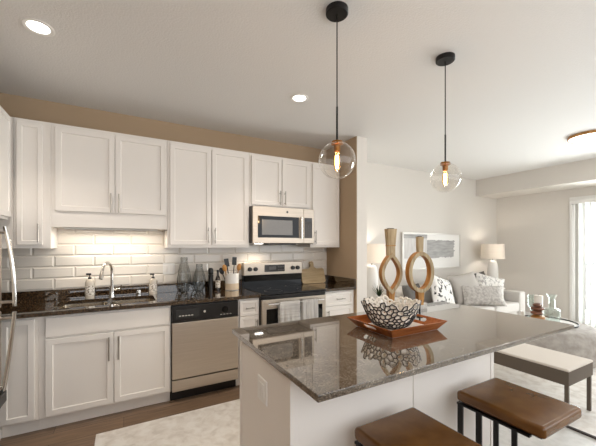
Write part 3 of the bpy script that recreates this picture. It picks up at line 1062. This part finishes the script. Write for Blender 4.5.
# lattice bowl
t = thing('lattice_bowl', 'white and black openwork lattice bowl on the wooden tray', 'bowl', (1.405, -2.21, .923), 0, local=True)
ico = bmesh.new()
rnd = random.Random(3)
NP = 430
for k in range(NP):
    zc_ = 1 - 2 * (k + .5) / NP
    a = k * math.pi * (3 - 5 ** .5)
    q = Vector((math.sqrt(1 - zc_ * zc_) * math.cos(a), math.sqrt(1 - zc_ * zc_) * math.sin(a), zc_))
    q += Vector((rnd.uniform(-.075, .075), rnd.uniform(-.075, .075), rnd.uniform(-.075, .075)))
    ico.verts.new(q.normalized())
bmesh.ops.convex_hull(ico, input=list(ico.verts))
ico.faces.index_update()
ico.faces.ensure_lookup_table()
cen = {f.index: f.calc_center_median().normalized() for f in ico.faces}


def bowlmap(p):
    # sphere below the rim -> wide bowl with flat foot
    th = math.acos(max(-1, min(1, -p.z)))          # 0 at the bottom
    u = th / R(98)
    ph = math.atan2(p.y, p.x)
    wob = 1 + .03 * math.sin(3 * ph + 1)
    t = max(0, (u - .26) / .74)
    r = (.060 + .112 * t ** .62) * wob if u > .26 else .062 * u / .26
    z = .0055 + .152 * t ** 1.5 + (.008 * math.sin(7 * ph) if u > .9 else 0)
    return Vector((r * math.cos(ph), r * math.sin(ph), z))


lo, li = MB(), MB()
dual = [tuple(f.index for f in e_.link_faces) for e_ in ico.edges]
dual = [q for q in dual if len(q) == 2 and cen[q[0]].z < .18 and cen[q[1]].z < .18]
for _ in range(6):
    deg = {}
    for q in dual:
        for i in q:
            deg[i] = deg.get(i, 0) + 1
    dual = [q for q in dual if deg[q[0]] > 1 and deg[q[1]] > 1]
for f in dual:
    a, b = cen[f[0]], cen[f[1]]
    pa, pb = bowlmap(a), bowlmap(b)
    if (pa - pb).length < 1e-4:
        continue
    lo.cyl(pa, pb, .0036, n=6)
    ra = Vector((0, 0, .075))
    ia, ib = pa + (ra - pa).normalized() * .0075, pb + (ra - pb).normalized() * .0075
    li.cyl(ia, ib, .0078, n=6)
ico.free()
lo.build('outer_lattice', M['lattdark'], t, smooth=60)
li.build('inner_lattice', M['latt'], t, smooth=60)
# cup of white enamel inside the net
MB().lathe([(0, .004), (.06, .004), (.075, .006), (.078, .009), (.06, .010), (0, .010)], (0, 0, 0), 32).build('foot', M['latt'], t)


def candle_holder(x, y, z, rodh, stem, ntop, nw0, nw1, nlow, ow, oh, ring, ang, point, label):
    """wooden loop on an iron pin; heights above z"""
    t = thing('candle_holder', label, 'candle holder', (x, y, z), ang, group='wooden loop candle holders', local=True)
    zc = rodh + stem + oh / 2
    n = 48
    D = .024

    def loop(w, h):
        out = []
        for k in range(n):
            a = 2 * math.pi * k / n
            c_, s_ = math.cos(a), math.sin(a)
            if point:
                # vesica: sharper at top and bottom
                hh = h * (a / math.pi * 2 - 1) if a <= math.pi else h * (1 - (a - math.pi) / math.pi * 2)
                xx = w * (1 - (abs(hh) / h) ** 1.9) * (1 if a > math.pi else -1)
                out.append((xx if abs(xx) > 1e-6 else 0.0, zc + hh))
            else:
                out.append((w * c_, zc + h * s_))
        if point:
            out = out[::-1]
        return out
    inner = loop(ow / 2 - ring, oh / 2 - ring * (1.5 if point else 1))[::-1]
    MB().prism_y([loop(ow / 2, oh / 2), inner], -D, D).build('loop', M['wood'], t, smooth=30)
    f2 = loop(ow / 2 - ring + .001, oh / 2 - ring * (1.5 if point else 1) + .001)[::-1]
    MB().prism_y([loop(ow / 2 - .001, oh / 2 - .001), f2], -D - .0025, -D - .0004).build('face', M['greywood'], t, smooth=30)
    q = ring * (1.0 if point else .6)
    MB().prism_y([[(-.017, rodh), (.017, rodh), (.024, rodh + stem + q), (-.024, rodh + stem + q)]], -.02, .02).build('stem', M['wood'], t, smooth=30)
    zt = zc + oh / 2 - q
    zl = zc + oh / 2 + nlow
    if nlow > 0:
        MB().prism_y([[(-.024, zt), (.024, zt), (nw0, zl), (-nw0, zl)]], -.022, .022).build('neck_base', M['greywood'], t, smooth=30)
    else:
        zl = zt
    MB().prism_y([[(-nw0, zl), (nw0, zl), (nw1, ntop), (-nw1, ntop)]], -nw0, nw0).build('neck', M['greywood'], t, smooth=30)
    MB().box(-nw0 - .002, nw0 + .002, -nw0 - .002, nw0 + .002, zl, zl + .005).build('neck_band', M['wood'], t, smooth=None)
    MB().cyl((0, 0, .006), (0, 0, rodh + .01), .006, n=10).build('pin', M['bmetal'], t)
    MB().cyl((0, 0, 0), (0, 0, .006), .022, n=28).build('foot', M['bmetal'], t)
    MB().cyl((0, 0, ntop), (0, 0, ntop + .004), nw1 * .7, n=20).build('candle_cup', M['bmetal'], t)
    return t


candle_holder(1.640, -1.975, .914, .10, .055, .612, .024, .036, .045, .158, .292, .022, R(-18), 1, 'taller wooden candle holder with pointed loop behind the lattice bowl')
candle_holder(1.800, -2.09, .914, .085, .085, .556, .016, .021, .0, .192, .282, .026, R(-18), 0, 'shorter wooden candle holder with round loop right of the bowl')

# ------------------------------------------------------------------ bar stools
def stool(x, y, label):
    t = thing('bar_stool', label, 'stool', (x, y, 0), 0, group='leather bar stools at the island', local=True)
    hx, hy = .178, .198
    b = bmesh.new()
    n = 14
    grid = {}
    m = MB()
    m.box(-hx, hx, -hy, hy, .608, .662, .018, 4)
    for v in m.bm.verts:
        if v.co.z > .64:
            u, w_ = v.co.x / hx, v.co.y / hy
            v.co.z += .008 * (1 - u * u) * (1 - w_ * w_)
    m.build('seat', M['leather'], t, smooth=60)
    b.free()
    MB().box(-hx + .02, hx - .02, -hy + .02, hy - .02, .600, .614, .003).build('seat_board', M['leatherdark'], t)
    for sx in (-1, 1):
        xa = sx * (hx - .017)
        for yy in (hy - .016, hy - .112):
            MB().box(xa - .006, xa + .006, yy - .014, yy + .014, .012, .59, .002).build('leg', M['bmetal'], t)
        MB().box(xa - .012, xa + .012, -hy + .01, hy - .002, .0, .013, .002).build('floor_runner', M['bmetal'], t)
        MB().box(xa - .012, xa + .010, -hy + .06, hy - .002, .590, .601, .002).build('seat_rail', M['bmetal'], t)
    MB().box(-hx + .02, hx - .02, hy - .124, hy - .100, .20, .212, .002).build('footrest', M['bmetal'], t)
    return t


stool(1.008, -2.76, 'brown leather bar stool nearest the corner of the island top')
stool(1.682, -2.76, 'brown leather bar stool beside the grey bench, second from island corner')

# ------------------------------------------------------------------ pendants
def pendant(x, y, label):
    t = thing('pendant_lamp', label, 'pendant lamp', (x, y, 1.78), 0, group='glass globe pendants over the island', local=True)
    top = H - 1.78
    MB().lathe([(0, top), (.062, top), (.062, top - .026), (.058, top - .03), (0, top - .03)], (0, 0, 0), 32).build('canopy', M['bmetal'], t)
    MB().cyl((0, 0, .40), (0, 0, top - .03), .0035, n=8).build('cord', M['black'], t)
    MB().cyl((0, 0, .205), (0, 0, .40), .0055, n=10).build('rod', M['bmetal'], t)
    MB().lathe([(0, .212), (.03, .208), (.034, .198), (.033, .190), (.018, .184), (.018, .155), (.014, .15), (0, .15)], (0, 0, 0), 24).build('socket', M['brass'], t)
    prof = []
    for k in range(25):
        a = R(17 + (180 - 17) * k / 24)
        prof.append((max(0, .102 * math.sin(a)), .102 + .102 * math.cos(a)))
    MB().lathe(prof, (0, 0, 0), 40).build('globe', M['globe'], t, smooth=80)
    bl = MB().lathe([(.012, .15), (.014, .14), (.020, .12), (.022, .085), (.019, .06), (.01, .046), (0, .043)], (0, 0, 0), 20).build('bulb', M['amberglass'], t, smooth=80)
    fp = []
    for k in range(4):
        xx = .008 * math.cos(k * math.pi / 2)
        yy = .008 * math.sin(k * math.pi / 2)
        fp += [(xx, yy, .13), (xx * 1.2, yy * 1.2, .095), (xx, yy, .058)] if k % 2 == 0 else [(xx, yy, .058), (xx * 1.2, yy * 1.2, .095), (xx, yy, .13)]
    MB().tube(fp, .0022, 6).build('filament', M['filament'], bl)
    l = bpy.data.lights.new('pendant_light', 'POINT')
    l.energy, l.color, l.shadow_soft_size = 3, (1, .66, .34), .02
    lo_ = bpy.data.objects.new('pendant_light', l)
    lo_.location = (0, 0, .03)
    C.objects.link(lo_)
    lo_.parent = t
    return t


pendant(1.035, -2.17, 'glass globe pendant lamp above island, nearer the wall cabinets')
pendant(1.957, -2.175, 'glass globe pendant lamp above island, in front of the living room')

# recessed lights
def downlight(x, y, label, on=True):
    t = thing('recessed_light', label, 'ceiling light', (x, y, H), 0, group='recessed ceiling lights', local=True)
    MB().lathe([(.078, 0), (.080, -.005), (.073, -.008), (.057, -.004), (.053, 0)], (0, 0, 0), 40).build('trim_ring', M['trim'], t)
    MB().lathe([(0, -.0035), (.056, -.0035)], (0, 0, 0), 32).build('lens', M['lampwhite'], t)
    l = bpy.data.lights.new('downlight', 'SPOT')
    l.energy, l.color, l.spot_size, l.spot_blend, l.shadow_soft_size = 44, (1, .90, .79), R(112), .6, .06
    o = bpy.data.objects.new('downlight', l)
    o.location = (0, 0, -.02)
    C.objects.link(o)
    o.parent = t


downlight(-.447, -1.188, 'recessed round ceiling light above the sink side of the kitchen')
downlight(1.366, -1.155, 'recessed round ceiling light between island and microwave')
t = thing('flush_ceiling_light', 'round flush ceiling light with wooden rim in the living room', 'ceiling light', (4.83, -2.01, H), 0, local=True)
MB().lathe([(.0, 0), (.195, 0), (.20, -.006), (.20, -.034), (.195, -.037), (.187, -.034), (.185, -.02)], (0, 0, 0), 48).build('rim', M['wood'], t)
MB().lathe([(.187, -.032), (.15, -.042), (.08, -.048), (0, -.05)], (0, 0, 0), 48).build('diffuser', M['discglow'], t)

# ------------------------------------------------------------------ living room
t = thing('area_rug', 'cream patterned area rug with dark edge in the living room', 'rug', (4.6, -2, 0))
MB().box(3.02, 6.2, -3.6, -.86, .0, .012, .003).build('pile', M['rug'], t)
MB().box(2.995, 3.02, -3.6, -.86, .0, .013, .002).box(2.995, 6.2, -.86, -.84, 0, .013, .002).build('edging', M['rugb'], t)

# sofa
t = thing('sofa', 'light grey fabric sofa against the wall below the framed art', 'sofa', (4.72, -.35, 0))
sx0, sx1, sy0, sy1 = 3.46, 5.98, -.80, .12
MB().box(sx0, sx1, sy0 + .04, sy1, .10, .30, .03, 3).build('base', M['sofa'], t)
MB().box(sx0, sx0 + .18, sy0, sy1, .10, .625, .03, 3).build('arm', M['sofa'], t)
MB().box(sx1 - .18, sx1, sy0, sy1, .10, .625, .03, 3).build('arm', M['sofa'], t)
MB().box(sx0 + .1, sx1 - .1, sy1 - .22, sy1, .28, .74, .04, 3).build('backrest', M['sofa'], t)
wd = (sx1 - sx0 - .36) / 3
for k in range(3):
    a = sx0 + .18 + k * wd
    MB().box(a + .004, a + wd - .004, sy0, sy1 - .2, .295, .455, .04, 4).build('seat_cushion', M['sofa'], t)
    MB().box(a + .006, a + wd - .006, sy1 - .36, sy1 - .18, .44, .735, .06, 4).build('back_cushion', M['sofa'], t)
for xx in (sx0 + .08, sx1 - .08):
    for yy in (sy0 + .1, sy1 - .1):
        MB().cyl((xx, yy, .0), (xx, yy, .11), .018, .024, 12).build('leg', M['bmetal'], t)


def pillow(name, w, h, th, loc, rot, m, label, n=16):
    b = MB()
    S = {}
    for side in (1, -1):
        for i in range(n + 1):
            for j in range(n + 1):
                u, v = 2 * i / n - 1, 2 * j / n - 1
                edge = i in (0, n) or j in (0, n)
                if edge and side == -1:
                    S[side, i, j] = S[1, i, j]
                    continue
                px = w / 2 * u * (1 - .07 * (1 - v * v) * abs(u))
                pz = h / 2 * v * (1 - .07 * (1 - u * u) * abs(v))
                py = side * th / 2 * ((1 - u ** 4) * (1 - v ** 4)) ** .55
                S[side, i, j] = b.bm.verts.new((px, py, pz))
    for side in (1, -1):
        for i in range(n):
            for j in range(n):
                q = [S[side, i, j], S[side, i + 1, j], S[side, i + 1, j + 1], S[side, i, j + 1]]
                b.bm.faces.new(q if side == -1 else q[::-1])
    o = b.build(name, m, None, None, smooth=70)
    o.location = loc
    o.rotation_euler = tuple(R(a) for a in rot)
    return tagp(o, label, 'pillow', 'pillows on the sofa')


pillow('throw_pillow', .46, .40, .13, (3.80, -.32, .63), (-18, 0, 10), M['pdark'], 'grey pillow at the left arm of the sofa, seen through the candle holders')
pillow('throw_pillow', .60, .50, .14, (4.36, -.38, .685), (-22, 16, 4), M['pfloral'], 'white pillow with black floral print leaning on the sofa back')
pillow('throw_pillow', .52, .52, .15, (4.96, -.39, .69), (-20, -8, -16), M['pgrey'], 'large square plain grey pillow in the middle of the sofa')
pillow('throw_pillow', .64, .34, .13, (5.02, -.64, .605), (-26, 0, -36), M['plight'], 'mottled light grey lumbar pillow in front of the grey square pillow')
pillow('throw_pillow', .52, .44, .13, (5.52, -.46, .68), (-20, 14, -30), M['pknit'], 'white patterned pillow leaning near the right sofa arm')
pillow('throw_pillow', .46, .46, .12, (5.52, -.27, .70), (-14, -5, -4), M['pdark'], 'dark grey pillow tucked behind the white patterned pillow')
o = pillow('folded_throw', .60, .34, .07, (4.04, -.63, .495), (90, 0, 10), M['pdark'], 'folded grey throw lying flat on the sofa seat below the floral pillow')
o['category'] = 'blanket'
del o['group']


def end_table(x, y, label):
    t = thing('end_table', label, 'table', (x, y, 0), 0, group='end tables beside the sofa', local=True)
    MB().cyl((0, 0, .575), (0, 0, .60), .21, n=36).build('top', M['ceramic'], t)
    for k in range(3):
        a = R(90 + 120 * k)
        MB().cyl((.16 * math.cos(a), .16 * math.sin(a), 0), (.12 * math.cos(a), .12 * math.sin(a), .58), .012, n=10).build('leg', M['bmetal'], t)


def table_lamp(x, y, label):
    t = thing('table_lamp', label, 'lamp', (x, y, .60), 0, group='white table lamps by the sofa', local=True)
    MB().lathe([(0, 0), (.075, 0), (.08, .02), (.095, .16), (.09, .36), (.078, .46), (.06, .50), (.02, .515), (0, .515)], (0, 0, 0), 32).build('base', M['ceramic'], t)
    MB().cyl((0, 0, .51), (0, 0, .62), .011, n=12).build('stem', M['nickel'], t)
    MB().lathe([(.205, .552), (.205, .555), (.195, .832), (.193, .832), (.203, .555), (.203, .552)], (0, 0, 0), 40).build('shade', M['shade'], t, smooth=60)
    l = bpy.data.lights.new('lamp_bulb', 'POINT')
    l.energy, l.color, l.shadow_soft_size = 5, (1, .92, .82), .04
    o = bpy.data.objects.new('lamp_bulb', l)
    o.location = (0, 0, .70)
    C.objects.link(o)
    o.parent = t


end_table(3.225, -.05, 'round white end table at the left end of the sofa')
end_table(6.25, -.1, 'round white end table in the corner at the right end of the sofa')
table_lamp(3.25, -.012, 'white table lamp at the left end of the sofa, behind the candle holders')
table_lamp(6.25, -.1, 'white table lamp in the room corner at the right end of the sofa')

# plant on the left end table
t = thing('potted_plant', 'small spiky green plant in white pot on the left end table', 'plant', (3.22, -.195, .60), 0, local=True)
MB().lathe([(0, 0), (.04, 0), (.05, .08), (.046, .082), (.042, .07), (0, .07)], (0, 0, 0), 24).build('pot', M['ceramic'], t)
lf = MB()
for k in range(16):
    a = 2 * math.pi * k / 16 + .2 * (k % 3)
    tilt = .25 + .4 * ((k * 7) % 5) / 4
    L = .16 + .04 * ((k * 3) % 4) / 3
    prev = None
    for s in range(5):
        u = s / 4
        rr = .01 + L * u * math.sin(tilt)
        zz = .075 + L * u * math.cos(tilt) - .03 * u * u * tilt
        wv = .011 * (1 - u) + .001
        cxx, cyy = rr * math.cos(a), rr * math.sin(a)
        pa = lf.bm.verts.new((cxx - wv * math.sin(a), cyy + wv * math.cos(a), zz))
        pm = lf.bm.verts.new((cxx, cyy, zz - .003))
        pb = lf.bm.verts.new((cxx + wv * math.sin(a), cyy - wv * math.cos(a), zz))
        if prev:
            lf.bm.faces.new((prev[0], pa, pm, prev[1]))
            lf.bm.faces.new((prev[1], pm, pb, prev[2]))
        prev = (pa, pm, pb)
bmesh.ops.solidify(lf.bm, geom=list(lf.bm.faces), thickness=.0015)
lf.build('foliage', M['green'], t)

# framed art
t = thing('framed_art', 'large pale framed abstract art with grey block above the sofa', 'picture', (4.86, YP - .02, 1.03))
ax0, ax1, az0, az1 = 4.09, 5.655, 0.985, 1.63
yf = YP - .035
fr = MB().box(ax0, ax1, yf, YP - .001, az0, az0 + .02).box(ax0, ax1, yf, YP - .001, az1 - .02, az1).box(ax0, ax0 + .02, yf, YP - .001, az0 + .02, az1 - .02).box(ax1 - .02, ax1, yf, YP - .001, az0 + .02, az1 - .02)
fr.build('frame', M['frame'], t, smooth=None)
MB().box(ax0 + .02, ax1 - .02, yf + .012, YP - .002, az0 + .02, az1 - .02).build('mat_board', M['paper'], t, smooth=None)
MB().box(ax0 + .05, ax0 + .62, yf + .009, yf + .012, az0 + .20, az1 - .03).build('pale_area', M['artpale'], t, smooth=None)  # left part of the sheet, streaky pale grey
MB().box(ax0 + .04, ax0 + .62, yf + .008, yf + .0095, az1 - .10, az1 - .03).build('grey_band', M['artgrey'], t, smooth=None)
rr_ = random.Random(5)
pts = []
for k in range(20):
    pts.append((ax0 + .62 + .75 * k / 19, az1 - .13 + rr_.uniform(-.008, .008)))
for k in range(10):
    pts.append((ax0 + 1.38 + rr_.uniform(-.03, .03), az1 - .15 - .22 * k / 9))
for k in range(20):
    pts.append((ax0 + 1.36 - .75 * k / 19, az0 + .20 + rr_.uniform(-.012, .012)))
MB().prism_y([pts], yf + .008, yf + .012).build('grey_block', M['artgrey'], t, smooth=None)

# round pouf table with tray
PX, PY = 4.67, -1.64
t = thing('round_ottoman', 'round grey upholstered ottoman on the rug in front of the sofa', 'ottoman', (PX, PY, .012), 0, local=True)
MB().lathe([(0, 0), (.46, 0), (.485, .02), (.525, .12), (.535, .24), (.525, .34), (.49, .40), (.43, .42), (0, .425)], (0, 0, 0), 56).build('upholstery', M['ottoman'], t, smooth=80)
TZ = .438
t = thing('round_tray', 'round black rimmed tray on top of the grey ottoman', 'tray', (PX, PY, TZ), 0, local=True)
MB().lathe([(0, 0), (.306, 0), (.309, .004), (.309, .006), (0, .006)], (0, 0, 0), 56).build('base', M['ceramic'], t)
MB().lathe([(.305, .0), (.311, .0), (.313, .018), (.310, .020), (.307, .018), (.305, .007), (.305, 0)], (0, 0, 0), 56).build('rim', M['bmetal'], t)
TT = TZ + .0065


def stone(x, y, z, r, h, m, label, seed):
    b = bmesh.new()
    bmesh.ops.create_icosphere(b, subdivisions=3, radius=1)
    rn = random.Random(seed)
    ph = rn.uniform(0, 6)
    for v in b.verts:
        a = math.atan2(v.co.y, v.co.x)
        k = 1 + .08 * math.sin(2 * a + ph) + .04 * math.sin(3 * a + ph * 2)
        zz = v.co.z
        v.co = Vector((v.co.x * r * k, v.co.y * r * k * .85, math.copysign(abs(zz) ** .8, zz) * h / 2))
    m_ = MB()
    m_._merge(b)
    o = m_.build('stacked_stone', m, None, None, smooth=80)
    o.location = (x, y, z + h / 2)
    return tagp(o, label, 'stone', 'stones stacked on the round tray')


stx, sty = 4.565, -1.59
zz = TT
for h, r, m, lb in ((.095, .088, M['stonea'], 'large amber stone at the bottom of the stack on the round tray'),
                    (.055, .084, M['stoneb'], 'dark red flat stone second from the bottom of the tray stack'),
                    (.052, .078, M['stoneb'], 'dark red flat stone second from the top of the tray stack'),
                    (.046, .062, M['stoneb'], 'smallest dark stone on top of the stack on the tray')):
    stone(stx + .008 * math.sin(zz * 90), sty, zz, r, h, m, lb, int(zz * 1000))
    zz += h - .004


def open_vessel(name, x, y, prof, m, label, cat, th=.004, n=32):
    inn = [(max(.002, r - th), z + (th if i == 0 else 0)) for i, (r, z) in enumerate(prof)][::-1]
    t = thing(name, label, cat, (x, y, TT), 0, local=True)
    MB().lathe([(0, prof[0][1])] + prof + inn + [(0, inn[-1][1])], (0, 0, 0), n).build('body', m, t, smooth=60)
    return t


t = open_vessel('glass_candlestick', 4.785, -1.435, [(.05, 0), (.052, .012), (.045, .02), (.018, .035), (.018, .10), (.03, .13), (.05, .16), (.054, .30)], M['aqua'], 'pale green footed glass on tray, left of the stone stack', 'glass')
t = open_vessel('glass_decanter', 4.72, -1.68, [(.080, 0), (.085, .01), (.085, .15), (.078, .165), (.036, .18), (.030, .29), (.044, .32), (.058, .345)], M['aqua'], 'glass decanter with flared mouth on tray, right of the stone stack', 'decanter')
t = thing('pillar_candle', 'white pillar candle standing behind the stone stack on tray', 'candle', (4.75, -1.52, TT), 0, local=True)
MB().lathe([(0, 0), (.045, 0), (.047, .003), (.047, .305), (.043, .31), (0, .306)], (0, 0, 0), 28).build('wax', M['wax'], t)
MB().cyl((0, 0, .305), (0, 0, .322), .0018, n=6).build('wick', M['black'], t)
t = thing('votive_candle', 'small white votive candle at the left edge of the tray', 'candle', (4.685, -1.365, TT), 0, local=True)
MB().lathe([(0, 0), (.02, 0), (.022, .004), (.022, .075), (0, .073)], (0, 0, 0), 20).build('wax', M['wax'], t)
MB().cyl((0, 0, .073), (0, 0, .087), .0015, n=6).build('wick', M['black'], t)

# bench
t = thing('bench', 'taupe upholstered bench with oatmeal top beside the island', 'bench', (3.24, -1.98, .013), 0, local=True)
bx, by = .225, .50
MB().box(-bx, bx, -by, by, .300, .415, .006).build('apron', M['benchside'], t)
m = MB().box(-bx - .002, bx + .002, -by - .002, by + .002, .408, .432, .011, 3)
m.build('seat_pad', M['benchtop'], t, smooth=60)
for sx in (-1, 1):
    for sy in (-1, 1):
        xa, ya = sx * (bx - .02), sy * (by - .02)
        MB().box(xa - .013, xa + .013, ya - .013, ya + .013, .0, .31, .003).build('leg', M['benchside'], t)

# vertical blinds stacked beside the door
t = thing('vertical_blind', 'white vertical blind slats hanging at the sliding glass door', 'blind', (XR - .05, -1.5, 2.13))
MB().box(XR - .085, XR - .03, -2.92, -1.08, 2.13, 2.19, .004).build('headrail', M['trim'], t)
for k in range(5):
    y = -1.175 - k * .085
    s = MB().box(-.042, .042, -.0012, .0012, .03, 2.13)
    s.bm.transform(Matrix.Translation((XR - .06, y, 0)) @ Matrix.Rotation(R(52), 4, 'Z'))
    s.build('slat', M['blind'], t, smooth=None)
